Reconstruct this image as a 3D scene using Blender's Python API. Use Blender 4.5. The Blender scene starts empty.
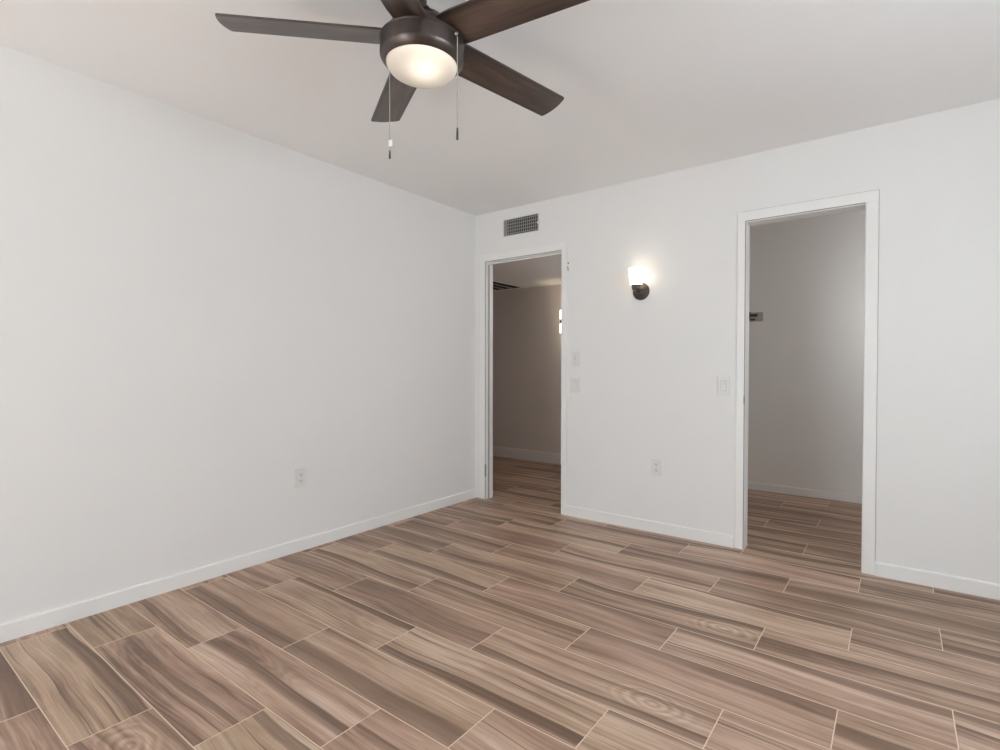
import bpy, bmesh, math, random
from mathutils import Vector, Matrix

scene = bpy.context.scene
COL = scene.collection
PI = math.pi

# ------------------------------------------------------------------ camera
FPX = 525.26
cam_data = bpy.data.cameras.new('camera')
cam_data.sensor_fit = 'HORIZONTAL'
cam_data.sensor_width = 36.0
cam_data.lens = FPX / 1000.0 * 36.0
cam_data.clip_start = 0.02
cam = bpy.data.objects.new('camera', cam_data)
COL.objects.link(cam)
_yaw, _pitch, _roll = 0.648316, -0.014355, 0.0014269
_f0 = Vector((-math.sin(_yaw), math.cos(_yaw), 0)); _r0 = Vector((math.cos(_yaw), math.sin(_yaw), 0)); _u0 = Vector((0, 0, 1))
_f = _f0 * math.cos(_pitch) + _u0 * math.sin(_pitch)
_u = _u0 * math.cos(_pitch) - _f0 * math.sin(_pitch)
_r = _r0 * math.cos(_roll) + _u * math.sin(_roll)
_u = _u * math.cos(_roll) - _r0 * math.sin(_roll)
_m = Matrix((( _r.x, _u.x, -_f.x), (_r.y, _u.y, -_f.y), (_r.z, _u.z, -_f.z))).to_4x4()
_m.translation = Vector((2.92515, -3.51019, 1.130358))
cam.matrix_world = _m
scene.camera = cam

# ------------------------------------------------------------------ world, sun, daylight, exposure
world = bpy.data.worlds.new('world')
scene.world = world
world.use_nodes = True
bg = world.node_tree.nodes['Background']
bg.inputs['Color'].default_value = (0.75, 0.87, 1.0, 1)
bg.inputs['Strength'].default_value = 1.0

DAY = 49.0          # daylight through the patio glass (W)
DAY2 = 50.0         # daylight through the side window (W)
DAY3 = 0.0
SUN = 112.0
sun_d = bpy.data.lights.new('sun', 'SUN')
sun_d.energy = SUN; sun_d.angle = math.radians(0.6); sun_d.color = (0.76, 0.91, 1.0)
sun = bpy.data.objects.new('sun', sun_d); COL.objects.link(sun)
sun.location = (1.0, -8, 8)
sun.rotation_euler = Vector((0.03, 0.72, -1.0)).to_track_quat('-Z', 'Y').to_euler()


def area(name, loc, direction, sx, sy, power, color):
    d = bpy.data.lights.new(name, 'AREA')
    d.shape = 'RECTANGLE'; d.size = sx; d.size_y = sy; d.energy = power; d.color = color
    o = bpy.data.objects.new(name, d); COL.objects.link(o)
    o.location = loc
    o.rotation_euler = Vector(direction).to_track_quat('-Z', 'Z').to_euler()
    return o


area('daylight_patio', (1.23, -6.36, 1.04), (0, 1, 0), 1.02, 1.98, DAY, (0.81, 0.925, 1.0))
area('daylight_window', (4.56, -2.10, 1.45), (-1, 0, 0), 1.30, 1.20, DAY2, (0.81, 0.925, 1.0))
area('daylight_window', (4.56, -4.75, 1.45), (-1, 0, 0), 1.30, 1.20, DAY3, (0.81, 0.925, 1.0))

vs = scene.view_settings
scene.display_settings.display_device = 'sRGB'
vs.view_transform = 'Standard'
vs.look = 'None'
vs.gamma = 1.0
vs.use_curve_mapping = False
vs.exposure = 0.15
scene.cycles.max_bounces = 14
scene.cycles.diffuse_bounces = 10
scene.cycles.use_denoising = True
scene.cycles.sample_clamp_indirect = 8.0

# ------------------------------------------------------------------ helpers


class MB:
    """collects shapes into one bmesh"""

    def __init__(self):
        self.bm = bmesh.new()

    def box(self, x0, x1, y0, y1, z0, z1, bevel=0.0, seg=2):
        v = [self.bm.verts.new(c) for c in ((x0, y0, z0), (x1, y0, z0), (x1, y1, z0), (x0, y1, z0),
                                            (x0, y0, z1), (x1, y0, z1), (x1, y1, z1), (x0, y1, z1))]
        fs = [self.bm.faces.new([v[i] for i in q]) for q in
              ((0, 3, 2, 1), (4, 5, 6, 7), (0, 1, 5, 4), (1, 2, 6, 5), (2, 3, 7, 6), (3, 0, 4, 7))]
        if bevel:
            es = list({e for f in fs for e in f.edges})
            bmesh.ops.bevel(self.bm, geom=es, offset=bevel, segments=seg, profile=0.5, affect='EDGES')
        return self

    def lathe(self, prof, n=64, cap_top=False, cap_bot=False, loc=(0, 0, 0), axis='z'):
        rings = []
        for (r, z) in prof:
            ring = []
            if r < 1e-6:
                ring = [self.bm.verts.new((0, 0, z))]
            else:
                for k in range(n):
                    a = 2 * PI * k / n
                    ring.append(self.bm.verts.new((r * math.cos(a), r * math.sin(a), z)))
            rings.append(ring)
        allv = [v for r in rings for v in r]
        for a, b in zip(rings[:-1], rings[1:]):
            if len(a) == 1 and len(b) == 1:
                continue
            for k in range(n):
                k2 = (k + 1) % n
                if len(a) == 1:
                    self.bm.faces.new((a[0], b[k2], b[k]))
                elif len(b) == 1:
                    self.bm.faces.new((a[k], a[k2], b[0]))
                else:
                    self.bm.faces.new((a[k], a[k2], b[k2], b[k]))
        if cap_bot and len(rings[0]) > 1:
            self.bm.faces.new(rings[0])
        if cap_top and len(rings[-1]) > 1:
            self.bm.faces.new(rings[-1])
        M = Matrix.Identity(4)
        if axis == 'y':      # profile axis points to -y (out of the back wall)
            M = Matrix.Rotation(PI / 2, 4, 'X')
        elif axis == 'x':
            M = Matrix.Rotation(PI / 2, 4, 'Y')
        M = Matrix.Translation(loc) @ M
        bmesh.ops.transform(self.bm, matrix=M, verts=allv)
        return self

    def tube(self, pts, r, n=10, caps=True):
        pts = [Vector(p) for p in pts]
        rings = []
        for i, p in enumerate(pts):
            d = (pts[min(i + 1, len(pts) - 1)] - pts[max(i - 1, 0)]).normalized()
            a = d.orthogonal().normalized() if abs(d.z) > 0.99 or i == 0 else rings_a
            a = (a - d * a.dot(d)).normalized()
            rings_a = a
            b = d.cross(a)
            rr = r[i] if isinstance(r, (list, tuple)) else r
            rings.append([self.bm.verts.new(p + a * rr * math.cos(2 * PI * k / n) + b * rr * math.sin(2 * PI * k / n)) for k in range(n)])
        for a, b in zip(rings[:-1], rings[1:]):
            for k in range(n):
                self.bm.faces.new((a[k], a[(k + 1) % n], b[(k + 1) % n], b[k]))
        if caps:
            self.bm.faces.new(list(reversed(rings[0]))); self.bm.faces.new(rings[-1])
        return self

    def prism(self, outline, z0, z1, M=None, bevel=0.0):
        vb = [self.bm.verts.new((x, y, z0)) for x, y in outline]
        vt = [self.bm.verts.new((x, y, z1)) for x, y in outline]
        n = len(outline)
        fs = [self.bm.faces.new(list(reversed(vb))), self.bm.faces.new(vt)]
        for k in range(n):
            fs.append(self.bm.faces.new((vb[k], vb[(k + 1) % n], vt[(k + 1) % n], vt[k])))
        if bevel:
            es = list({e for f in fs[:2] for e in f.edges})
            bmesh.ops.bevel(self.bm, geom=es, offset=bevel, segments=2, profile=0.5, affect='EDGES')
        if M is not None:
            bmesh.ops.transform(self.bm, matrix=M, verts=vb + vt)
        return self

    def build(self, name, mat, parent=None, smooth=None, loc=None):
        bmesh.ops.recalc_face_normals(self.bm, faces=self.bm.faces)
        me = bpy.data.meshes.new(name)
        self.bm.to_mesh(me); self.bm.free()
        me.materials.append(mat)
        if smooth is not None:
            for p in me.polygons:
                p.use_smooth = True
            me.set_sharp_from_angle(angle=math.radians(smooth))
        o = bpy.data.objects.new(name, me)
        COL.objects.link(o)
        if parent is not None:
            o.parent = parent
        if loc is not None:
            o.location = loc
        return o


def empty(name, loc=(0, 0, 0)):
    o = bpy.data.objects.new(name, None); COL.objects.link(o)
    o.location = loc
    o.empty_display_size = 0.1
    return o


def tag(o, label=None, cat=None, group=None, kind=None):
    if label: o['label'] = label
    if cat: o['category'] = cat
    if group: o['group'] = group
    if kind: o['kind'] = kind
    return o


def struct(o, label=None, cat=None):
    return tag(o, label, cat, None, 'structure')


# ------------------------------------------------------------------ materials
def lin(c):
    return tuple(((v / 255.0) / 12.92 if v / 255.0 <= 0.04045 else ((v / 255.0 + 0.055) / 1.055) ** 2.4) for v in c)


class NT:
    def __init__(self, name):
        self.mat = bpy.data.materials.new(name)
        self.mat.use_nodes = True
        self.t = self.mat.node_tree
        self.t.nodes.clear()
        self.out = self.n('ShaderNodeOutputMaterial')

    def n(self, kind, **kw):
        nd = self.t.nodes.new(kind)
        for k, v in kw.items():
            setattr(nd, k, v)
        return nd

    def l(self, a, b):
        self.t.links.new(a, b)

    def put(self, sock, v):
        if isinstance(v, bpy.types.NodeSocket):
            self.l(v, sock)
        else:
            sock.default_value = v

    def math(self, op, a, b=None, c=None, clamp=False):
        nd = self.n('ShaderNodeMath', operation=op, use_clamp=clamp)
        self.put(nd.inputs[0], a)
        if b is not None: self.put(nd.inputs[1], b)
        if c is not None: self.put(nd.inputs[2], c)
        return nd.outputs[0]

    def vmath(self, op, a, b):
        nd = self.n('ShaderNodeVectorMath', operation=op)
        self.put(nd.inputs[0], a); self.put(nd.inputs[1], b)
        return nd.outputs[0]

    def noise(self, vec, scale=1.0, detail=2.0, rough=0.5, dist=0.0):
        nd = self.n('ShaderNodeTexNoise')
        self.l(vec, nd.inputs['Vector'])
        nd.inputs['Scale'].default_value = scale
        nd.inputs['Detail'].default_value = detail
        nd.inputs['Roughness'].default_value = rough
        nd.inputs['Distortion'].default_value = dist
        return nd.outputs['Fac']

    def step(self, x, a, b):
        nd = self.n('ShaderNodeMapRange', interpolation_type='SMOOTHSTEP')
        self.put(nd.inputs['Value'], x)
        self.put(nd.inputs['From Min'], a); self.put(nd.inputs['From Max'], b)
        return nd.outputs['Result']

    def mix(self, f, a, b, blend='MIX'):
        nd = self.n('ShaderNodeMix', data_type='RGBA', blend_type=blend)
        self.put(nd.inputs[0], f)
        self.put(nd.inputs[6], a if isinstance(a, bpy.types.NodeSocket) else (*a, 1))
        self.put(nd.inputs[7], b if isinstance(b, bpy.types.NodeSocket) else (*b, 1))
        return nd.outputs[2]

    def ramp(self, f, stops):
        nd = self.n('ShaderNodeValToRGB')
        cr = nd.color_ramp
        while len(cr.elements) < len(stops):
            cr.elements.new(0.5)
        for e, (p, c) in zip(cr.elements, stops):
            e.position = p; e.color = (*c, 1)
        self.l(f, nd.inputs[0])
        return nd.outputs[0]

    def bsdf(self, color, rough=0.5, metal=0.0, spec=0.5, normal=None):
        b = self.n('ShaderNodeBsdfPrincipled')
        self.put(b.inputs['Base Color'], color if isinstance(color, bpy.types.NodeSocket) else (*color, 1))
        self.put(b.inputs['Roughness'], rough)
        self.put(b.inputs['Metallic'], metal)
        self.put(b.inputs['Specular IOR Level'], spec)
        if normal is not None: self.l(normal, b.inputs['Normal'])
        self.l(b.outputs[0], self.out.inputs[0])
        return b

    def bump(self, h, strength=0.2, dist=0.001):
        nd = self.n('ShaderNodeBump')
        nd.inputs['Strength'].default_value = strength
        nd.inputs['Distance'].default_value = dist
        self.l(h, nd.inputs['Height'])
        return nd.outputs[0]


def paint(name, color, rough=0.6, spec=0.3, texture=0.0, scale=180.0, var=0.02):
    m = NT(name)
    tc = m.n('ShaderNodeTexCoord')
    big = m.noise(tc.outputs['Object'], 1.3, 3, 0.6)
    lo = tuple(c * (1 - var) for c in color); hi = tuple(min(1, c * (1 + var)) for c in color)
    col = m.mix(big, lo, hi)
    nrm = None
    if texture:
        h = m.noise(tc.outputs['Object'], scale, 3, 0.55)
        nrm = m.bump(h, texture, 0.002)
    m.bsdf(col, rough, 0, spec, nrm)
    return m.mat


WALL = (0.80, 0.795, 0.785)
M_wall = paint('wall_paint', WALL, 0.65, 0.25, 0.10, 160)
M_ceil = paint('ceiling_paint', (0.87, 0.87, 0.87), 0.75, 0.2, 0.18, 110)
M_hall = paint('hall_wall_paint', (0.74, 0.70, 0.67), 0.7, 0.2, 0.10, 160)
M_closet = paint('closet_wall_paint', (0.82, 0.805, 0.79), 0.7, 0.2, 0.10, 160)
M_trim = paint('trim_paint', (0.83, 0.825, 0.81), 0.38, 0.45, 0.0)
M_plate = paint('white_plastic', (0.745, 0.74, 0.72), 0.35, 0.45, 0.0, var=0.005)
M_slot = paint('dark_slot', (0.13, 0.125, 0.115), 0.6, 0.2)
M_hole = paint('dark_hole', (0.03, 0.028, 0.026), 0.7, 0.2)
M_strip = paint('grey_shadow_strip', (0.34, 0.335, 0.32), 0.8, 0.1)  # grey standing in for shade in the casing gaps
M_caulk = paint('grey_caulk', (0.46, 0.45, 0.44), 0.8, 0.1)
M_softslot = paint('shaded_plastic', (0.52, 0.51, 0.49), 0.5, 0.3)
M_hinge = paint('worn_steel', (0.22, 0.21, 0.20), 0.4, 0.5)
M_ventbar = paint('grey_register_metal', (0.30, 0.295, 0.28), 0.5, 0.4)
M_ventframe = paint('painted_register_frame', (0.72, 0.71, 0.69), 0.5, 0.4)
M_duct = paint('duct_dark', (0.03, 0.03, 0.03), 0.8, 0.2)
M_grille = paint('return_grille_bars', (0.45, 0.43, 0.41), 0.6, 0.3)
M_tan = paint('tan_plate', (0.46, 0.42, 0.36), 0.5, 0.4)
M_bracket = paint('dark_bracket', (0.06, 0.05, 0.04), 0.5, 0.4)
M_fob = paint('dark_fob', (0.05, 0.043, 0.04), 0.4, 0.5)
M_tagw = paint('white_tag', (0.8, 0.8, 0.8), 0.5, 0.3)


def metal(name, color, rough, var=0.15):
    m = NT(name)
    tc = m.n('ShaderNodeTexCoord')
    nz = m.noise(tc.outputs['Object'], 40, 3, 0.6)
    col = m.mix(nz, tuple(c * (1 - var) for c in color), tuple(c * (1 + var) for c in color))
    r = m.math('MULTIPLY_ADD', nz, 0.12, rough - 0.06)
    m.bsdf(col, r, 0.85, 0.5)
    return m.mat


M_bronze = metal('oil_rubbed_bronze', (0.105, 0.086, 0.078), 0.36)
M_silver = metal('steel_chain', (0.55, 0.53, 0.50), 0.3)


def wood_blade():
    m = NT('dark_walnut')
    tc = m.n('ShaderNodeTexCoord')
    oi = m.n('ShaderNodeObjectInfo')
    cx = m.n('ShaderNodeCombineXYZ')
    m.l(oi.outputs['Random'], cx.inputs[2])
    off = m.vmath('MULTIPLY', cx.outputs[0], (0, 0, 37.0))
    p = m.vmath('ADD', tc.outputs['Object'], off)
    warp = m.noise(m.vmath('MULTIPLY', p, (5, 9, 1)), 1, 2)
    pw = m.vmath('ADD', p, m.vmath('MULTIPLY', m.n('ShaderNodeCombineXYZ').outputs[0], (0, 0, 0)))
    cw = m.n('ShaderNodeCombineXYZ')
    m.l(m.math('MULTIPLY_ADD', warp, 0.05, -0.025), cw.inputs[1])
    pw = m.vmath('ADD', p, cw.outputs[0])
    grain = m.noise(m.vmath('MULTIPLY', pw, (4, 70, 1)), 1, 5, 0.6)
    big = m.noise(m.vmath('MULTIPLY', pw, (3.2, 14, 1)), 1, 3, 0.55, 0.4)
    sep = m.n('ShaderNodeSeparateXYZ'); m.l(tc.outputs['Object'], sep.inputs[0])
    # printed darker sapwood stripes along both long edges
    ed = m.step(m.math('ADD', m.math('ABSOLUTE', sep.outputs[1]), m.math('MULTIPLY_ADD', warp, 0.03, -0.015)), 0.040, 0.056)
    f = m.math('ADD', m.math('MULTIPLY', big, 0.80), m.math('MULTIPLY', grain, 0.32))
    c = m.ramp(f, [(0.33, (0.020, 0.013, 0.011)), (0.48, (0.054, 0.032, 0.024)), (0.60, (0.100, 0.062, 0.046)), (0.76, (0.155, 0.098, 0.073))])
    c = m.mix(m.math('MULTIPLY', ed, 0.65), c, (0.018, 0.012, 0.010))
    b = m.bsdf(c, 0.40, 0, 0.75, m.bump(grain, 0.10, 0.0006))
    b.inputs['Coat Weight'].default_value = 0.35; b.inputs['Coat Roughness'].default_value = 0.35
    return m.mat


M_blade = wood_blade()
M_blade_edge = paint('blade_edge', (0.035, 0.024, 0.02), 0.5, 0.4)


def frosted(name, color, emit=0.0, ecol=(1, 1, 1)):
    m = NT(name)
    tr = m.n('ShaderNodeBsdfTranslucent'); tr.inputs['Color'].default_value = (*color, 1)
    df = m.n('ShaderNodeBsdfDiffuse'); df.inputs['Color'].default_value = (*color, 1)
    gl = m.n('ShaderNodeBsdfGlossy'); gl.inputs['Roughness'].default_value = 0.15
    fr = m.n('ShaderNodeFresnel'); fr.inputs['IOR'].default_value = 1.45
    tc = m.n('ShaderNodeTexCoord')
    cloud = m.noise(tc.outputs['Object'], 18, 3, 0.6)
    mx = m.n('ShaderNodeMixShader')
    m.l(m.math('MULTIPLY_ADD', cloud, 0.12, 0.30), mx.inputs[0])
    m.l(tr.outputs[0], mx.inputs[1]); m.l(df.outputs[0], mx.inputs[2])
    mx2 = m.n('ShaderNodeMixShader'); m.l(m.math('MULTIPLY', fr.outputs[0], 0.6), mx2.inputs[0])
    m.l(mx.outputs[0], mx2.inputs[1]); m.l(gl.outputs[0], mx2.inputs[2])
    if emit:
        em = m.n('ShaderNodeEmission'); em.inputs['Strength'].default_value = emit; em.inputs['Color'].default_value = (*ecol, 1)
        ad = m.n('ShaderNodeAddShader'); m.l(mx2.outputs[0], ad.inputs[0]); m.l(em.outputs[0], ad.inputs[1])
        m.l(ad.outputs[0], m.out.inputs[0])
    else:
        m.l(mx2.outputs[0], m.out.inputs[0])
    return m.mat


M_frost = frosted('frosted_glass', (0.92, 0.89, 0.85))
M_frost_s = frosted('frosted_shade', (0.95, 0.93, 0.88), 0.95, (1.0, 0.91, 0.79))   # lit lamp glass


def pane():
    m = NT('window_glass')
    t = m.n('ShaderNodeBsdfTransparent'); g = m.n('ShaderNodeBsdfGlossy')
    g.inputs['Roughness'].default_value = 0.02
    x = m.n('ShaderNodeMixShader'); x.inputs[0].default_value = 0.04
    m.l(t.outputs[0], x.inputs[1]); m.l(g.outputs[0], x.inputs[2])
    m.l(x.outputs[0], m.out.inputs[0])
    return m.mat


M_pane = pane()


def floor_tile():
    m = NT('wood_look_tile')
    at = lambda n: m.n('ShaderNodeAttribute', attribute_name=n)
    g = at('grain').outputs['Vector']
    uvn = m.n('ShaderNodeSeparateXYZ'); m.l(at('local').outputs['Vector'], uvn.inputs[0])
    vn = uvn.outputs[1]
    A = m.n('ShaderNodeSeparateXYZ'); m.l(at('band_a').outputs['Vector'], A.inputs[0])
    B = m.n('ShaderNodeSeparateXYZ'); m.l(at('band_b').outputs['Vector'], B.inputs[0])
    T = m.n('ShaderNodeSeparateXYZ'); m.l(at('tone').outputs['Vector'], T.inputs[0])
    # slow wobble of the figure along the plank
    wob = m.noise(m.vmath('MULTIPLY', g, (1.15, 1.0, 1)), 1, 1, 0.5)
    wob2 = m.noise(m.vmath('MULTIPLY', g, (4.0, 6.0, 1)), 1, 2, 0.5)
    cw = m.n('ShaderNodeCombineXYZ')
    m.l(m.math('ADD', m.math('MULTIPLY_ADD', wob, 0.12, -0.06), m.math('MULTIPLY_ADD', wob2, 0.014, -0.007)), cw.inputs[1])
    gw = m.vmath('ADD', g, cw.outputs[0])
    figure = m.noise(m.vmath('MULTIPLY', gw, (1.3, 10.0, 1)), 1, 2, 0.5)
    # contour lines of the figure make cathedral grain
    ring = m.math('SINE', m.math('MULTIPLY', figure, 75.0))
    ringmask = m.step(m.noise(m.vmath('MULTIPLY', gw, (1.0, 5.0, 1)), 1, 1), 0.45, 0.62)
    fibre = m.noise(m.vmath('MULTIPLY', gw, (6.0, 190.0, 1)), 1, 4, 0.6)
    streak = m.noise(m.vmath('MULTIPLY', gw, (0.9, 42.0, 1)), 1, 3, 0.6)
    cloud = m.noise(m.vmath('MULTIPLY', g, (3.5, 7.0, 1)), 1, 3, 0.6)
    # base tone
    val = m.math('ADD', m.math('MULTIPLY', figure, 0.62), m.math('MULTIPLY_ADD', streak, 0.62, -0.14))
    val = m.math('ADD', val, m.math('MULTIPLY_ADD', fibre, 0.34, -0.17))
    val = m.math('ADD', val, m.math('MULTIPLY_ADD', cloud, 0.22, -0.11))
    val = m.math('ADD', val, m.math('MULTIPLY', m.math('MULTIPLY', ring, ringmask), 0.032))
    val = m.math('ADD', val, m.math('MULTIPLY_ADD', T.outputs[0], 0.30, -0.15))
    # oval knot figure on a few tiles
    k0 = m.math('MULTIPLY', m.math('SUBTRACT', uvn.outputs[0], T.outputs[2]), 3.2)
    k1 = m.math('MULTIPLY', m.math('SUBTRACT', vn, 0.5), 1.5)
    kr = m.math('SQRT', m.math('ADD', m.math('MULTIPLY', k0, k0), m.math('MULTIPLY', k1, k1)))
    kr = m.math('ADD', kr, m.math('MULTIPLY_ADD', cloud, 0.5, -0.25))
    kn = m.math('MULTIPLY', m.math('SINE', m.math('MULTIPLY', kr, 42.0)), m.math('SUBTRACT', 1.0, m.step(kr, 0.25, 0.75)))
    val = m.math('ADD', val, m.math('MULTIPLY', kn, 0.085))
    tan = m.ramp(val, FL_TAN)
    pink = m.ramp(val, FL_PINK)
    pk = m.math('ADD', T.outputs[1], m.math('MULTIPLY_ADD', cloud, 1.2, -0.6), clamp=True)
    col = m.mix(pk, tan, pink)

    def band(S, k):
        c, w, s = S.outputs[0], S.outputs[1], S.outputs[2]
        x = m.math('ADD', vn, m.math('MULTIPLY_ADD', wob, 0.55, -0.275))
        x = m.math('ADD', x, m.math('MULTIPLY_ADD', wob2, 0.05, -0.025))
        d = m.math('ABSOLUTE', m.math('SUBTRACT', x, c))
        e = m.math('SUBTRACT', 1.0, m.step(d, m.math('MULTIPLY', w, 0.72), w))
        e = m.math('MULTIPLY', e, m.math('MULTIPLY_ADD', streak, 2.4, -0.35, clamp=True))
        sgn = m.math('DIVIDE', m.math('SUBTRACT', x, c), w)
        e = m.math('MULTIPLY', e, m.math('MULTIPLY_ADD', sgn, 0.35, 1.0))
        return m.math('MULTIPLY', e, s, clamp=True)
    dark = m.mix(streak, FL_D0, FL_D1)
    # thin dark pinstripes following the figure
    pins = m.step(m.noise(m.vmath('MULTIPLY', gw, (0.7, 75.0, 1)), 1, 2, 0.5), 0.56, 0.68)
    pmask = m.step(m.noise(m.vmath('MULTIPLY', gw, (0.8, 7.0, 1)), 1, 1), 0.44, 0.60)
    col = m.mix(m.math('MULTIPLY', m.math('MULTIPLY', pins, pmask), 0.80), col, dark)
    col = m.mix(band(A, 0), col, dark)
    col = m.mix(band(B, 1), col, dark)
    m.bsdf(col, m.math('MULTIPLY_ADD', fibre, 0.12, 0.33), 0, 0.38, m.bump(fibre, 0.06, 0.0006))
    return m.mat


FL_TAN = [(0.28, lin((120, 96, 78))), (0.44, lin((164, 138, 115))), (0.60, lin((190, 165, 141))), (0.80, lin((218, 198, 178)))]
FL_PINK = [(0.28, lin((116, 89, 76))), (0.44, lin((162, 130, 113))), (0.60, lin((188, 157, 139))), (0.80, lin((214, 189, 173)))]
FL_D0 = lin((82, 62, 49)); FL_D1 = lin((128, 101, 84))
M_tile = floor_tile()
M_grout = paint('grout', lin((226, 207, 188)), 0.85, 0.2)

# ------------------------------------------------------------------ dimensions
H = 2.44
XR, YR = 4.40, -6.20          # right wall, rear wall
WT = 0.092                    # partition thickness
D1 = (0.116, 0.858, 2.022)    # clear opening of doorway to the hall
D2 = (2.172, 2.774, 2.026)    # clear opening of doorway to the closet
YF = 1.79                     # far wall of hall and closet
HC = 2.10                     # dropped hall ceiling
XH0, XP = -2.2, 1.30          # hall left end, partition hall/closet
PD = (0.72, 1.74, 2.05)       # patio glass opening in rear wall
WINS = ((-2.75, -1.45, 0.85, 2.05), (-5.40, -4.10, 0.85, 2.05))  # windows in right wall (y0, y1, z0, z1)
J = 0.019                     # jamb thickness

# ------------------------------------------------------------------ floor: one mesh of tiles over a grout bed
TILE_L, TILE_W, GAP = 0.9065, 0.2277, 0.0035
ROW0, X00, SHIFT = -2.828, 0.360, 0.3022
def T_(a, b, tone, pink, knot=-3.0): return (a, b, (tone, pink, knot))


NB = (0.5, 0.01, 0.0)
# (row, column): dark figure bands (centre, half width, strength across the tile), lightness, pinkness
TUNE = {
    (-2, 1): T_((0.78, 0.22, 0.9), NB, 0.5, 0.6), (-2, 2): T_((0.5, 0.05, 0.3), NB, 0.45, 0.8),
    (-1, 1): T_((0.88, 0.13, 1.0), NB, 0.75, 0.15), (-1, 2): T_((0.1, 0.06, 0.7), (0.92, 0.05, 0.8), 0.6, 0.6, 0.16),
    (0, 1): T_(NB, (0.1, 0.05, 0.2), 0.5, 0.1), (0, 2): T_((0.55, 0.05, 0.7), (0.02, 0.10, 0.4), 0.5, 0.75),
    (0, 3): T_((0.85, 0.10, 0.8), (0.35, 0.03, 0.3), 0.9, 0.1),
    (1, 1): T_((0.22, 0.05, 0.7), (0.9, 0.05, 0.4), 0.55, 0.55), (1, 2): T_((0.40, 0.11, 0.85), (0.75, 0.05, 0.4), 0.6, 0.6),
    (1, 3): T_((0.5, 0.06, 0.4), NB, 0.5, 0.8),
    (2, 1): T_((0.18, 0.20, 0.6), NB, 0.55, 0.4), (2, 2): T_((0.25, 0.22, 0.65), NB, 0.6, 0.3), (2, 3): T_((0.6, 0.04, 0.3), NB, 0.75, 0.6),
    (3, 1): T_((0.5, 0.1, 0.4), NB, 0.45, 0.5), (3, 2): T_((0.93, 0.10, 1.0), (0.4, 0.03, 0.3), 0.75, 0.25),
    (3, 3): T_((0.07, 0.13, 1.0), NB, 0.8, 0.35), (3, 4): T_((0.95, 0.05, 0.8), (0.2, 0.04, 0.5), 0.8, 0.4),
    (4, 1): T_((0.5, 0.14, 0.6), NB, 0.45, 0.4), (4, 2): T_((0.45, 0.22, 0.6), NB, 0.5, 0.6), (4, 3): T_((0.10, 0.10, 0.8), (0.6, 0.06, 0.6), 0.6, 0.5, 0.78),
    (4, 4): T_((0.8, 0.05, 0.3), NB, 0.55, 0.9),
    (5, 1): T_((0.28, 0.13, 0.95), NB, 0.65, 0.3), (5, 2): T_((0.75, 0.10, 0.8), (0.35, 0.03, 0.7), 0.55, 0.5),
    (5, 3): T_((0.85, 0.18, 0.7), (0.2, 0.03, 0.3), 0.6, 0.75), (5, 4): T_((0.6, 0.16, 0.8), (0.15, 0.05, 0.5), 0.55, 0.5),
    (6, 1): T_((0.6, 0.14, 0.5), NB, 0.4, 0.4), (6, 2): T_((0.15, 0.14, 0.8), NB, 0.6, 0.3), (6, 3): T_((0.8, 0.14, 0.5), (0.3, 0.05, 0.4), 0.5, 0.8),
    (6, 4): T_((0.97, 0.12, 0.8), NB, 0.65, 0.75),
    (7, 1): T_((0.7, 0.2, 0.7), NB, 0.35, 0.4), (7, 2): T_((0.3, 0.12, 0.6), NB, 0.55, 0.4), (7, 3): T_((0.85, 0.10, 0.95), (0.1, 0.10, 0.8), 0.5, 0.4, 0.85),
    (7, 4): T_((0.6, 0.10, 0.8), (0.25, 0.05, 0.6), 0.5, 0.5),
    (8, 2): T_((0.5, 0.2, 0.5), NB, 0.45, 0.6), (8, 3): T_((0.93, 0.10, 0.9), NB, 0.75, 0.3), (8, 4): T_((0.5, 0.1, 0.4), NB, 0.45, 0.5),
    (9, 4): T_((0.6, 0.2, 0.6), (0.2, 0.05, 0.5), 0.4, 0.3), (10, 4): T_((0.35, 0.18, 0.7), (0.8, 0.06, 0.5), 0.4, 0.3),
}


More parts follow.
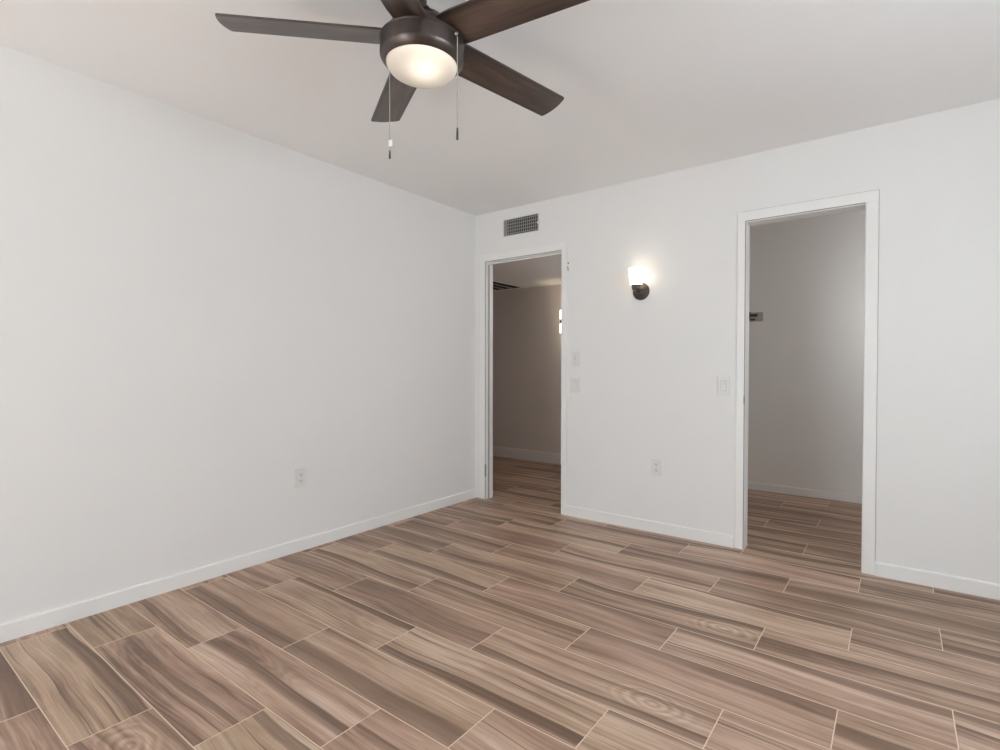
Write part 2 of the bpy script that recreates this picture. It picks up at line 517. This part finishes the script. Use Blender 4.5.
def build_floor():
    rng = random.Random(7)
    me = bpy.data.meshes.new('floor')
    verts, faces, mats = [], [], []
    grain, local, ba, bb, tn = [], [], [], [], []

    def quad(vs4, mi, gr=None, lo=None, a=(0, 0.01, 0), b=(0, 0.01, 0), t=(0, 0, 0)):
        i = len(verts); verts.extend(vs4); faces.append((i, i + 1, i + 2, i + 3)); mats.append(mi)
        for k in range(4):
            grain.append(gr[k] if gr else (0, 0, 0)); local.append(lo[k] if lo else (0, 0, 0))
            ba.append(a); bb.append(b); tn.append(t)

    regions = [(0.0, XR, YR, 0.0), (D1[0], D1[1], 0.0, WT), (D2[0], D2[1], 0.0, WT),
               (XH0, XP - 0.05, WT, YF), (XP + 0.05, XR, WT, YF)]
    for (x0, x1, y0, y1) in regions:
        quad([(x0, y0, -0.0012), (x1, y0, -0.0012), (x1, y1, -0.0012), (x0, y1, -0.0012)], 1)
    for r in list(range(-9, 22)) + list(range(-16, -9)):
        ya, yb = ROW0 + r * TILE_W, ROW0 + (r + 1) * TILE_W
        xs = X00 + SHIFT * (r % 3)
        for c in range(-4, 6):
            xa, xb = xs + (c - 1) * TILE_L, xs + c * TILE_L
            seed = rng.random() * 90; ou, ov = rng.random() * 40, rng.random() * 40
            a = (rng.uniform(-0.1, 1.1), rng.uniform(0.05, 0.16), rng.choice((1.0, 0.95, 0.9, 0.8)))
            b = (rng.uniform(-0.1, 1.1), rng.uniform(0.03, 0.10), rng.choice((0.95, 0.85, 0.7, 0.4)))
            t = (rng.uniform(0.3, 0.7), rng.uniform(0.25, 0.75), -3.0 if rng.random() < 0.85 else rng.uniform(0.1, 0.9))
            if (r, c + 1) in TUNE:
                q = TUNE[(r, c + 1)]
                a, b, t = q[0], q[1], q[2]
                if len(q) > 3: ou, ov, seed = q[3]
            for (x0, x1, y0, y1) in regions:
                X0, X1 = max(x0, xa + GAP / 2), min(x1, xb - GAP / 2)
                Y0, Y1 = max(y0, ya + GAP / 2), min(y1, yb - GAP / 2)
                if X1 - X0 < 0.002 or Y1 - Y0 < 0.002:
                    continue
                def G(x, y): return (ou + x - xa, ov + y - ya, seed)
                def L(x, y): return ((x - xa) / TILE_L, (y - ya) / TILE_W, 0)
                P = [(X0, Y0), (X1, Y0), (X1, Y1), (X0, Y1)]
                quad([(x, y, 0) for x, y in P], 0, [G(x, y) for x, y in P], [L(x, y) for x, y in P], a, b, t)
                for k in range(4):   # tile sides down into the joint
                    (xa_, ya_), (xb_, yb_) = P[k], P[(k + 1) % 4]
                    quad([(xa_, ya_, -0.0012), (xb_, yb_, -0.0012), (xb_, yb_, 0), (xa_, ya_, 0)], 1)
    # slab underneath
    for (x0, x1, y0, y1) in regions:
        quad([(x0, y0, -0.10), (x0, y1, -0.10), (x1, y1, -0.10), (x1, y0, -0.10)], 1)
    me.from_pydata(verts, [], faces)
    for mname in (M_tile, M_grout):
        me.materials.append(mname)
    me.polygons.foreach_set('material_index', mats)
    for nm, data in (('grain', grain), ('local', local), ('band_a', ba), ('band_b', bb), ('tone', tn)):
        at = me.attributes.new(nm, 'FLOAT_VECTOR', 'CORNER')
        at.data.foreach_set('vector', [v for d in data for v in d])
    me.update()
    o = bpy.data.objects.new('floor', me); COL.objects.link(o)
    struct(o, 'wood-look plank tile floor with pale grout joints', 'floor')


build_floor()

# ------------------------------------------------------------------ shell
TH = 0.12
struct(MB().box(-TH, XR + TH, YR - TH, WT * 0.5, H, H + 0.1).build('ceiling', M_ceil), 'white textured ceiling over the room', 'ceiling')
struct(MB().box(-TH, 0, YR - TH, 0, -0.1, H).build('wall_left', M_wall), 'blank white wall left of the hall doorway', 'wall')

# back wall around the two doorways; rough openings leave room for the jambs
b = MB()
zb0 = -0.1
b.box(0 - TH, D1[0] - J, 0, WT, zb0, H)
b.box(D1[0] - J, D1[1] + J, 0, WT, D1[2] + J, H)
b.box(D1[1] + J, D2[0] - J, 0, WT, zb0, H)
b.box(D2[0] - J, D2[1] + J, 0, WT, D2[2] + J, H)
b.box(D2[1] + J, XR + TH, 0, WT, zb0, H)
struct(b.build('wall_back', M_wall), 'white wall with the two doorways and the lit sconce', 'wall')

b = MB()
b.box(-TH, PD[0], YR - TH, YR, -0.1, H); b.box(PD[1], XR + TH, YR - TH, YR, -0.1, H); b.box(PD[0], PD[1], YR - TH, YR, PD[2], H)
b.box(PD[0], PD[1], YR - TH, YR, -0.1, -0.002)
struct(b.build('wall_rear', M_wall), 'white wall behind the viewer with a patio glass door', 'wall')
b = MB()
ys = [YR] + sorted(v for w in WINS for v in w[:2]) + [0]
for k in range(0, len(ys), 2):
    b.box(XR, XR + TH, ys[k], ys[k + 1], -0.1, H)
for (wy0, wy1, wz0, wz1) in WINS:
    b.box(XR, XR + TH, wy0, wy1, -0.1, wz0); b.box(XR, XR + TH, wy0, wy1, wz1, H)
struct(b.build('wall_right', M_wall), 'white wall right of the viewer with a window', 'wall')

# hall and closet behind the back wall
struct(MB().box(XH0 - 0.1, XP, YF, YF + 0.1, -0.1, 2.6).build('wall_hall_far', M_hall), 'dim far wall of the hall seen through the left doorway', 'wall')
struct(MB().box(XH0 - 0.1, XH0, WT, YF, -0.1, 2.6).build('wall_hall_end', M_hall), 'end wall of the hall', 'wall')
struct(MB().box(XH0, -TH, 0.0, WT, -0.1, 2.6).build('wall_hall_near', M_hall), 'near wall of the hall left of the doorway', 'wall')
struct(MB().box(XP - 0.05, XP + 0.05, WT, YF, -0.1, 2.6).build('wall_partition', M_closet), 'partition between hall and closet', 'wall')
struct(MB().box(XH0, XP - 0.05, WT, YF, HC, HC + 0.06).build('ceiling_hall', M_ceil), 'dropped hall ceiling', 'ceiling')
struct(MB().box(XP, XR + 0.1, YF, YF + 0.1, -0.1, 2.6).build('wall_closet_back', M_closet), 'plain shaded wall seen through the right doorway', 'wall')
struct(MB().box(XR, XR + 0.1, WT, YF, -0.1, 2.6).build('wall_closet_right', M_closet), 'right end wall of the closet', 'wall')
struct(MB().box(XP + 0.05, XR, WT, YF, H, H + 0.06).build('ceiling_closet', M_ceil), 'closet ceiling', 'ceiling')


def base_profile(t, h):
    return [(0, 0), (t, 0), (t, h - 0.006), (t - 0.004, h), (0, h)]


def baseboard(name, p0, p1, nrm, t=0.012, h=0.075, label=None):
    """straight baseboard from p0 to p1 standing on the floor, thickness along nrm"""
    bm = MB()
    p0 = Vector((*p0, 0)); p1 = Vector((*p1, 0)); n = Vector((*nrm, 0))
    pr = base_profile(t, h)
    A = [bm.bm.verts.new(p0 + n * d + Vector((0, 0, z))) for d, z in pr]
    B = [bm.bm.verts.new(p1 + n * d + Vector((0, 0, z))) for d, z in pr]
    k = len(pr)
    for i in range(k):
        bm.bm.faces.new((A[i], A[(i + 1) % k], B[(i + 1) % k], B[i]))
    bm.bm.faces.new(A); bm.bm.faces.new(list(reversed(B)))
    return struct(bm.build(name, M_trim), label, 'baseboard')


CW = 0.057   # casing width
c1L, c1R = D1[0] - 0.005, D1[1] + 0.005
c2L, c2R = D2[0] - 0.006, D2[1] + 0.004
baseboard('baseboard_left', (0, YR), (0, 0), (1, 0), label='white baseboard along the left wall')
baseboard('baseboard_back', (c1R + CW * 0.8, 0), (c2L - CW + 0.004, 0), (0, -1), label='white baseboard between the two doorways')
baseboard('baseboard_right_of_closet', (c2R + CW, 0), (XR, 0), (0, -1), label='white baseboard right of the closet doorway')
baseboard('baseboard_hall', (XH0, YF), (XP - 0.05, YF), (0, -1), h=0.125, label='tall white baseboard on the hall far wall')
baseboard('baseboard_closet', (XP + 0.05, YF), (XR, YF), (0, -1), h=0.068, label='baseboard on the closet back wall')
baseboard('baseboard_rear', (PD[1] + 0.06, YR), (XR - 0.013, YR), (0, 1), label='baseboard on the rear wall')
baseboard('baseboard_right', (XR, YR + 0.013), (XR, -0.013), (-1, 0), label='baseboard on the right wall')


# ------------------------------------------------------------------ doorways (no leaves hung)
def doorway(name, D, cL, cR, label, cl_top, wl, wr, stop_y):
    root = empty(name, ((D[0] + D[1]) / 2, WT / 2, 0))
    struct(root, label, 'doorway')
    ox, oy = root.location.x, root.location.y
    def S(o):
        o.location = (-ox, -oy, 0); return o
    b = MB()
    e = 0.0015
    b.box(D[0] - J + 0.0005, D[0], -e, WT + e, 0, D[2] + J, 0.0012, 1)
    b.box(D[1], D[1] + J - 0.0005, -e, WT + e, 0, D[2] + J, 0.0012, 1)
    b.box(D[0], D[1], -e, WT + e, D[2], D[2] + J - 0.0005, 0.0012, 1)
    S(b.build('jamb', M_trim, root))
    b = MB()
    y0, y1 = stop_y
    b.box(D[0], D[0] + 0.010, y0, y1, 0, D[2] - 0.010, 0.0015, 1)
    b.box(D[1] - 0.010, D[1], y0, y1, 0, D[2] - 0.010, 0.0015, 1)
    b.box(D[0], D[1], y0, y1, D[2] - 0.010, D[2], 0.0015, 1)
    if stop_y[1] > stop_y[0]:
        S(b.build('door_stop', M_trim, root))
    # flat painted casing boards
    b = MB()
    top = D[2] + cl_top
    for (x0, x1, out) in ((cL - wl, cL, -1), (cR, cR + wr, 1)):
        b.box(x0, x1, -0.008, -0.0002, 0, top, 0.0015, 2)
    b.box(cL - wl, cR + wr, -0.008, -0.0002, top, top + CW, 0.0015, 2)
    S(b.build('casing', M_trim, root))
    # same trim on the far side
    b = MB()
    for (x0, x1) in ((cL - wl, cL), (cR, cR + wr)):
        b.box(x0, x1, WT + 0.0002, WT + 0.011, 0, top, 0.002, 2)
    b.box(cL - wl, cR + wr, WT + 0.0002, WT + 0.011, top, min(top + CW, HC - 0.002 if name == 'door_1' else 9), 0.002, 2)
    S(b.build('casing', M_trim, root))
    return root, S


d1, S1 = doorway('door_1', D1, c1L, c1R, 'open doorway to the dim hall, left of the lit sconce', 0.010, CW, 0.045, (0.036, 0.062))
d2, S2 = doorway('door_2', D2, c2L, c2R, 'wide cased opening to the closet, right of the lit sconce', 0.010, 0.044, CW, (0.05, 0.05))
# grey strips painted as gap shadow between casing and jamb, plus one along the stop
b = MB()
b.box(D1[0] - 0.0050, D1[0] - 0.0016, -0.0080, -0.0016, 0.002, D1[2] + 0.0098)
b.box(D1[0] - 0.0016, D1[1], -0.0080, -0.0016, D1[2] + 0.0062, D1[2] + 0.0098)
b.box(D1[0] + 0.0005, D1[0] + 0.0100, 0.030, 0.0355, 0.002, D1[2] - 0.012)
S1(b.build('shadow_gap_strip', M_strip, d1))
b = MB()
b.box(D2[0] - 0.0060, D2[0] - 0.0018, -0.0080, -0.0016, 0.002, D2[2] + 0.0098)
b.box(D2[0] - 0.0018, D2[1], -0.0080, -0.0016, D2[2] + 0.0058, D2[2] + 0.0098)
S2(b.build('shadow_gap_strip', M_strip, d2))
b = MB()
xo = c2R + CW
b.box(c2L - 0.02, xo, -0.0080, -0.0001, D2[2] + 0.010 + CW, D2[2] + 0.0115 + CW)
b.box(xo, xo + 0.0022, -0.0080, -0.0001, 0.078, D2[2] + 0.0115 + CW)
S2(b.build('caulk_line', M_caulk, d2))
# leftover hinge leaf and screw holes
S1(MB().box(D1[0] - 0.005, D1[0] + 0.0010, -0.0118, 0.004, 0.195, 0.300, 0.0008, 1).build('hinge_leaf', M_hinge, d1))
for (x, z) in ((0.9165, 1.926), (0.9125, 1.893), (0.9155, 1.876)):
    S1(MB().lathe([(0.0, 0.0), (0.0055, 0.0), (0.0055, 0.002), (0.0, 0.002)], 14, loc=(x, 0.0010, z), axis='y').build('screw_hole', M_hole, d1))
S2(MB().box(D2[0] - 0.007, D2[0] - 0.001, -0.0120, 0.004, 0.905, 0.955, 0.0008, 1).build('strike_plate', M_hinge, d2))

# rear patio door and side window (daylight openings)
d3 = empty('door_3', ((PD[0] + PD[1]) / 2, YR - TH / 2, 0)); struct(d3, 'sliding patio glass door behind the viewer', 'door')
def R3(o):
    o.location = (-d3.location.x, -d3.location.y, 0); return o
b = MB(); ya, yb = YR - TH + 0.02, YR - 0.02
b.box(PD[0], PD[0] + 0.04, ya, yb, 0, PD[2]); b.box(PD[1] - 0.04, PD[1], ya, yb, 0, PD[2])
b.box(PD[0], PD[1], ya, yb, PD[2] - 0.04, PD[2]); b.box(PD[0], PD[1], ya, yb, 0, 0.03)
b.box(1.21, 1.25, ya, yb, 0.03, PD[2] - 0.04)
R3(b.build('door_frame', M_trim, d3))
for (x0, x1) in ((PD[0] + 0.04, 1.21), (1.25, PD[1] - 0.04)):
    R3(MB().box(x0, x1, YR - 0.063, YR - 0.057, 0.03, PD[2] - 0.04).build('pane', M_pane, d3))
for k, WN in enumerate(WINS):
    w1 = empty('window_%d' % (k + 1), (XR + TH / 2, (WN[0] + WN[1]) / 2, WN[2])); struct(w1, 'side window right of the viewer', 'window')
    def RW(o):
        o.location = -w1.location; return o
    b = MB(); xa, xb = XR + 0.02, XR + TH - 0.02; ym = (WN[0] + WN[1]) / 2
    b.box(xa, xb, WN[0], WN[0] + 0.04, WN[2], WN[3]); b.box(xa, xb, WN[1] - 0.04, WN[1], WN[2], WN[3])
    b.box(xa, xb, WN[0], WN[1], WN[2], WN[2] + 0.04); b.box(xa, xb, WN[0], WN[1], WN[3] - 0.04, WN[3])
    b.box(xa, xb, ym - 0.02, ym + 0.02, WN[2] + 0.04, WN[3] - 0.04)
    RW(b.build('window_frame', M_trim, w1))
    for (y0, y1) in ((WN[0] + 0.04, ym - 0.02), (ym + 0.02, WN[1] - 0.04)):
        RW(MB().box(XR + 0.057, XR + 0.063, y0, y1, WN[2] + 0.04, WN[3] - 0.04).build('pane', M_pane, w1))


# ------------------------------------------------------------------ ceiling fan
def point_light(name, loc, power, color, radius, parent=None):
    d = bpy.data.lights.new(name, 'POINT'); d.energy = power; d.color = color; d.shadow_soft_size = radius
    o = bpy.data.objects.new(name, d); COL.objects.link(o); o.location = loc
    if parent: o.parent = parent
    return o


FAN_R = 0.64
ZB = 2.2275
fan = empty('ceiling_fan', (1.645, -2.252, H))
tag(fan, 'dark bronze ceiling fan with five walnut blades and lit frosted bowl', 'ceiling fan')
zb = ZB - H      # blade plane in fan space
MB().lathe([(0.0, 0.0), (0.068, 0.0), (0.068, -0.012), (0.060, -0.034), (0.034, -0.050), (0.018, -0.054), (0.0, -0.054)], 48).build('canopy', M_bronze, fan, 35)
MB().lathe([(0.0, -0.05), (0.0135, -0.05), (0.0135, zb + 0.085), (0.0, zb + 0.085)], 24).build('downrod', M_bronze, fan, 35)
MB().lathe([(0.0, zb + 0.105), (0.022, zb + 0.105), (0.024, zb + 0.090), (0.028, zb + 0.070), (0.060, zb + 0.064), (0.085, zb + 0.054), (0.108, zb + 0.030),
            (0.119, zb + 0.008), (0.119, zb - 0.008), (0.0, zb - 0.008)], 64).build('motor_housing', M_bronze, fan, 32)
drum = MB().lathe([(0.0, zb - 0.008), (0.126, zb - 0.010), (0.138, zb - 0.011), (0.1415, zb - 0.013), (0.1415, zb - 0.0155), (0.1395, zb - 0.0175), (0.1395, zb - 0.062), (0.1385, zb - 0.066),
                   (0.134, zb - 0.073), (0.1225, zb - 0.086), (0.1195, zb - 0.088), (0.1185, zb - 0.086), (0.1185, zb - 0.020), (0.0, zb - 0.020)], 96).build('light_housing', M_bronze, fan, 30)
prof = [(0.1178, zb - 0.085)]
for k in range(0, 15):
    a = k / 14 * PI / 2
    prof.append((0.1178 * math.cos(a) ** 0.85 if k < 14 else 0.0, zb - 0.086 - 0.043 * math.sin(a)))
MB().lathe(prof, 96).build('glass_bowl', M_frost, fan, 60)
# bulb inside the bowl
MB().lathe([(0.0, zb - 0.021), (0.013, zb - 0.021), (0.013, zb - 0.035), (0.0, zb - 0.035)], 20).build('lamp_socket', M_plate, fan, 35)
FAN_LIGHT = point_light('fan_bulb_light', (0.032, -0.022, zb - 0.068), 0.34, (1.0, 0.88, 0.72), 0.030, fan)


def blade_mesh():
    hw, r0, r1 = 0.065, 0.095, FAN_R
    pts = [(r0, -hw * 0.94), (r0 + 0.05, -hw)]
    cr = 0.007
    bul = 0.009
    n = 10
    tip = []
    for k in range(5):
        a = -PI / 2 + k / 4 * PI / 2
        tip.append((r1 - cr + cr * math.cos(a), -hw + cr + cr * math.sin(a)))
    for k in range(1, n):
        y = -hw + cr + (2 * hw - 2 * cr) * k / n
        tip.append((r1 + bul * (1 - (y / (hw - cr)) ** 2), y))
    for k in range(5):
        a = k / 4 * PI / 2
        tip.append((r1 - cr + cr * math.cos(a), hw - cr + cr * math.sin(a)))
    pts += tip + [(r0 + 0.05, hw), (r0, hw * 0.94)]
    return MB().prism(pts, -0.0035, 0.0035, bevel=0.0014)


bl0 = blade_mesh().build('blade', M_blade, fan)
PITCH = math.radians(-13.1)
SAG = Matrix(((1, 0, 0, 0), (0, 1, 0, 0), (-0.0208, -0.0192, 1, 0), (0, 0, 0, 1)))   # the rotor hangs slightly out of level
SAG = Matrix.Rotation(math.atan(0.0283), 4, Vector((-0.0192, 0.0208, 0)))
for k in range(5):
    o = bl0 if k == 0 else bl0.copy()
    if k:
        COL.objects.link(o); o.parent = fan
    ang = 3.8837 - k * 2 * PI / 5
    o.matrix_local = Matrix.Translation((0, 0, zb)) @ SAG @ Matrix.Rotation(ang, 4, 'Z') @ Matrix.Rotation(PITCH, 4, 'X')


def chain(px, py, ztop, zbot, fob_len, eye):
    bm = MB()
    n = int((ztop - zbot) / 0.0042)
    bm.tube([(px, py, ztop), (px, py, zbot)], 0.0011, 8)
    for k in range(n):
        z = ztop - (k + 0.5) * (ztop - zbot) / n
        bm.lathe([(0, z - 0.0020), (0.0014, z - 0.0014), (0.0020, z), (0.0014, z + 0.0014), (0, z + 0.0020)], 6, loc=(px, py, 0))
    c = bm.build('pull_chain', M_silver, fan, 60)
    MB().lathe([(0.0, zbot - fob_len), (0.0032, zbot - fob_len), (0.0042, zbot - fob_len + 0.004), (0.0036, zbot - fob_len * 0.5), (0.0026, zbot - 0.002), (0.0, zbot)], 16,
               loc=(px, py, 0)).build('fob', M_fob, c, 40)
    return c


for o in list(fan.children):
    if o.name.split('.')[0] in ('light_housing', 'glass_bowl', 'motor_housing'):
        o.matrix_local = Matrix.Translation((0, 0, zb)) @ SAG @ Matrix.Translation((0, 0, -zb))
ZC = zb - 0.050
# chain on the right of the housing, hung from a small steel eye
cA = (0.1465, 0.010)
MB().tube([(0.136, 0.010, ZC + 0.022), (0.1465, 0.010, ZC + 0.022), (0.1465, 0.010, ZC + 0.008)], [0.005, 0.0042, 0.003], 12).build('chain_eye', M_silver, fan, 50)
chain_r = chain(*cA, ZC + 0.012, -0.540, 0.040, True)
cB = (-0.1445, -0.018)
MB().tube([(-0.135, -0.017, ZC + 0.022), (-0.1445, -0.018, ZC + 0.022), (-0.1445, -0.018, ZC + 0.008)], [0.005, 0.0042, 0.003], 12).build('chain_eye', M_silver, fan, 50)
chain_l = chain(*cB, ZC + 0.012, -0.550, 0.030, True)
chain_l['label'] = 'pull chain with a small white paper tag'
MB().box(-0.1455, -0.1265, -0.0225, -0.0210, -0.540, -0.518).build('paper_tag', M_tagw, chain_l)

# ------------------------------------------------------------------ wall sconce in the room
sc = empty('wall_sconce', (1.497, 0, 1.66))
tag(sc, 'small bronze wall sconce with glowing frosted tumbler shade on white wall', 'wall lamp')
MB().lathe([(0.0, 0.0), (0.060, 0.0), (0.060, 0.006), (0.055, 0.013), (0.042, 0.017), (0.030, 0.026), (0.016, 0.032), (0.0, 0.033)], 48, axis='y').build('backplate', M_bronze, sc, 35)
SY = -0.088
MB().tube([(0, -0.028, 0.0), (0, -0.05, -0.006), (0, -0.072, -0.004), (0, -0.085, 0.004), (0, SY, 0.016)], 0.0085, 14).build('arm', M_bronze, sc, 60)
MB().lathe([(0.0, 0.006), (0.018, 0.006), (0.026, 0.012), (0.030, 0.022), (0.030, 0.040), (0.034, 0.043), (0.034, 0.047), (0.0, 0.047)], 36, loc=(0, SY, -0.010)).build('holder_cup', M_bronze, sc, 35)
zs = 0.033
MB().lathe([(0.0, zs), (0.036, zs), (0.042, zs + 0.006), (0.044, zs + 0.030), (0.0485, zs + 0.075), (0.0515, zs + 0.113), (0.0485, zs + 0.113), (0.0455, zs + 0.075),
            (0.041, zs + 0.031), (0.039, zs + 0.010), (0.0, zs + 0.006)], 48, loc=(0, SY, 0)).build('glass_shade', M_frost_s, sc, 45)
point_light('sconce_bulb_light', (0, SY, zs + 0.055), 0.18, (1.0, 0.86, 0.66), 0.018, sc)

# ------------------------------------------------------------------ sconce in the hall, seen past the door jamb
hs = empty('wall_sconce', (-0.118, YF, 1.655))
tag(hs, 'lit up-and-down sconce on the hall wall, mostly hidden behind the doorway edge', 'wall lamp')
MB().box(-0.045, 0.045, -0.022, 0, -0.05, 0.05, 0.004).build('backplate', M_bronze, hs)
MB().lathe([(0.0, -0.022), (0.048, -0.022), (0.048, 0.022), (0.0, 0.022)], 40, loc=(0, -0.075, 0)).build('holder_band', M_bronze, hs, 35)
for s in (1, -1):
    p = [(0.044, s * 0.0225), (0.047, s * 0.03), (0.049, s * 0.13), (0.046, s * 0.13), (0.043, s * 0.03), (0.0, s * 0.026)]
    MB().lathe(p, 40, loc=(0, -0.075, 0)).build('glass_shade', M_frost_s, hs, 45)
    point_light('hall_bulb_light', (0, -0.075, s * 0.075), 1.9 if s > 0 else 1.5, (1.0, 0.80, 0.58), 0.018, hs)

# ------------------------------------------------------------------ supply register above the hall doorway
vx0, vx1, vz0, vz1 = 0.308, 0.646, 2.217, 2.348
vent = empty('air_vent', ((vx0 + vx1) / 2, 0, vz0))
tag(vent, 'grey louvred supply vent high on the wall above the hall doorway', 'air vent')
ox, oz = vent.location.x, vent.location.z
def RV(o):
    o.location = (-ox, 0, -oz); return o
b = MB(); fw = 0.007
b.box(vx0 - fw, vx1 + fw, -0.006, -0.0003, vz0 - fw, vz0, 0.0012, 1); b.box(vx0 - fw, vx1 + fw, -0.006, -0.0003, vz1, vz1 + fw, 0.0012, 1)
b.box(vx0 - fw, vx0, -0.006, -0.0003, vz0, vz1, 0.0012, 1); b.box(vx1, vx1 + fw, -0.006, -0.0003, vz0, vz1, 0.0012, 1)
RV(b.build('frame', M_ventframe, vent))
RV(MB().box(vx0, vx1, -0.0012, -0.0004, vz0, vz1).build('duct_backing', M_duct, vent))
b = MB()
for k in range(5):
    z = vz0 + (k + 0.5) * (vz1 - vz0) / 5
    b.box(vx0, vx1, -0.0026, -0.0013, z - 0.0032, z + 0.0032)
RV(b.build('rear_louvres', M_ventbar, vent))
b = MB()
nb = 17
for k in range(nb + 1):
    x = vx0 + 0.008 + k * (vx1 - vx0 - 0.016) / nb
    w = 0.0029 if k > 1 else 0.008
    b.box(x - w, x + w, -0.0062, -0.0028, vz0, vz1)
RV(b.build('front_louvres', M_ventbar, vent))
RV(MB().box(vx1 - 0.006, vx1 + 0.014, -0.016, -0.006, 2.268, 2.286, 0.002).build('damper_lever', M_plate, vent))

# ------------------------------------------------------------------ return grille in the hall ceiling
gx0, gx1, gy0, gy1 = -1.45, -0.70, 1.08, 1.72
rg = empty('air_vent', ((gx0 + gx1) / 2, (gy0 + gy1) / 2, HC))
tag(rg, 'dark slatted return grille in the hall ceiling through the doorway', 'air vent')
def RG(o):
    o.location = -rg.location; return o
b = MB(); fw = 0.03
b.box(gx0 - fw, gx1 + fw, gy0 - fw, gy0, HC - 0.008, HC - 0.0003, 0.002, 1); b.box(gx0 - fw, gx1 + fw, gy1, gy1 + fw, HC - 0.008, HC - 0.0003, 0.002, 1)
b.box(gx0 - fw, gx0, gy0, gy1, HC - 0.008, HC - 0.0003, 0.002, 1); b.box(gx1, gx1 + fw, gy0, gy1, HC - 0.008, HC - 0.0003, 0.002, 1)
RG(b.build('frame', M_ceil, rg))
RG(MB().box(gx0, gx1, gy0, gy1, HC - 0.0015, HC - 0.0004).build('duct_backing', M_duct, rg))
b = MB()
n = 6
for k in range(1, n):
    x = gx0 + k * (gx1 - gx0) / n
    b.box(x - 0.014, x + 0.014, gy0, gy1, HC - 0.007, HC - 0.0018)
RG(b.build('slats', M_grille, rg))


# ------------------------------------------------------------------ switches and outlets
def plate(name, w, h, parent, t=0.0068):
    return MB().box(-w / 2, w / 2, -t, -0.0002, -h / 2, h / 2, 0.0025, 3).build(name, M_plate, parent)


def rocker_switch(loc, label, group=None):
    r = empty('light_switch', loc); tag(r, label, 'light switch', group)
    plate('cover_plate', 0.074, 0.117, r)
    bm = MB()
    bm.box(-0.0185, 0.0185, -0.0072, -0.004, -0.0345, 0.0345, 0.001, 1)
    bm.build('rocker_frame', M_softslot, r)
    bm = MB()
    bm.prism([(-0.0072, -0.0315), (-0.0095, -0.0315), (-0.0078, 0.0), (-0.0115, 0.0315), (-0.0072, 0.0315)], -0.0155, 0.0155,
             M=Matrix(((0, 0, 1, 0), (1, 0, 0, 0), (0, 1, 0, 0), (0, 0, 0, 1))))
    bm.build('rocker', M_plate, r)
    return r


def toggle_switch(loc, label):
    r = empty('light_switch', loc); tag(r, label, 'light switch')
    plate('cover_plate', 0.070, 0.117, r)
    MB().box(-0.0055, 0.0055, -0.0068, -0.005, -0.0125, 0.0125).build('toggle_slot', M_softslot, r)
    MB().prism([(-0.005, -0.003), (-0.017, 0.004), (-0.017, 0.009), (-0.005, 0.007)], -0.0038, 0.0038,
               M=Matrix(((0, 0, 1, 0), (1, 0, 0, 0), (0, 1, 0, 0), (0, 0, 0, 1)))).build('toggle', M_plate, r)
    for z in (-0.030, 0.030):
        MB().lathe([(0.0, 0.0055), (0.003, 0.0055), (0.003, 0.0068), (0.0, 0.0072)], 12, loc=(0, 0, z), axis='y').build('screw', M_ventbar, r, 40)
    return r


def outlet(loc, label, rot=0.0):
    r = empty('wall_outlet', loc); r.rotation_euler = (0, 0, rot); tag(r, label, 'outlet')
    plate('cover_plate', 0.074, 0.117, r)
    for z in (0.0195, -0.0195):
        pts = []
        for k in range(24):
            a = 2 * PI * k / 24
            pts.append((max(-0.0165, min(0.0165, 0.0185 * math.cos(a))), max(-0.0135, min(0.0135, 0.0165 * math.sin(a)))))
        f = MB().prism([(x, y + z) for x, y in pts], 0.004, 0.0085, M=Matrix.Rotation(PI / 2, 4, 'X')).build('socket_face', M_plate, r)
        b = MB()
        b.box(-0.0085, -0.0055, -0.0088, -0.008, z - 0.002, z + 0.007); b.box(0.0055, 0.0085, -0.0088, -0.008, z - 0.002, z + 0.007)
        b.lathe([(0, 0.008), (0.003, 0.008), (0.003, 0.0088), (0, 0.0088)], 12, loc=(0, 0, z - 0.0075), axis='y')
        b.build('slots', M_slot, f)
    MB().lathe([(0.0, 0.0055), (0.003, 0.0055), (0.003, 0.0066), (0.0, 0.007)], 12, axis='y').build('screw', M_ventbar, r, 40)
    return r


toggle_switch((0.983, 0, 1.195), 'white toggle switch beside the hall doorway, upper of the stacked pair')
rocker_switch((0.982, 0, 1.000), 'white rocker switch beside the hall doorway, lower of the stacked pair')
rocker_switch((2.046, 0, 1.018), 'white rocker switch just left of the closet doorway')
outlet((1.614, 0, 0.449), 'white duplex outlet low on the wall below the sconce')
outlet((0, -1.682, 0.451), 'white duplex outlet low on the blank left wall', PI / 2)

point_light('hall_fill_light', (0.95, 1.05, 1.75), 3.6, (1.0, 0.94, 0.90), 0.10)  # unseen fill added to lift the hall ceiling and far wall
point_light('closet_fill_light', (3.22, 1.36, 1.55), 8.0, (0.96, 0.97, 0.97), 0.10)  # added fill without a fixture, brightens the right of the closet wall

# ------------------------------------------------------------------ bracket on the closet wall
cb = empty('wall_bracket', (1.885, YF, 1.60))
tag(cb, 'tan plate with dark metal clip on the closet wall by the jamb', 'bracket')
MB().box(-0.075, 0.05, -0.010, 0, -0.042, 0.042, 0.003).build('mounting_plate', M_tan, cb)
MB().box(-0.055, 0.006, -0.030, -0.0098, 0.002, 0.026, 0.003).build('clip', M_bracket, cb)
MB().box(-0.055, -0.014, -0.030, -0.0098, -0.034, -0.018, 0.003).build('clip', M_bracket, cb)
MB().tube([(-0.060, -0.020, 0.045), (-0.056, -0.028, 0.02), (-0.060, -0.028, -0.02)], 0.008, 10).build('hook', M_bracket, cb, 60)
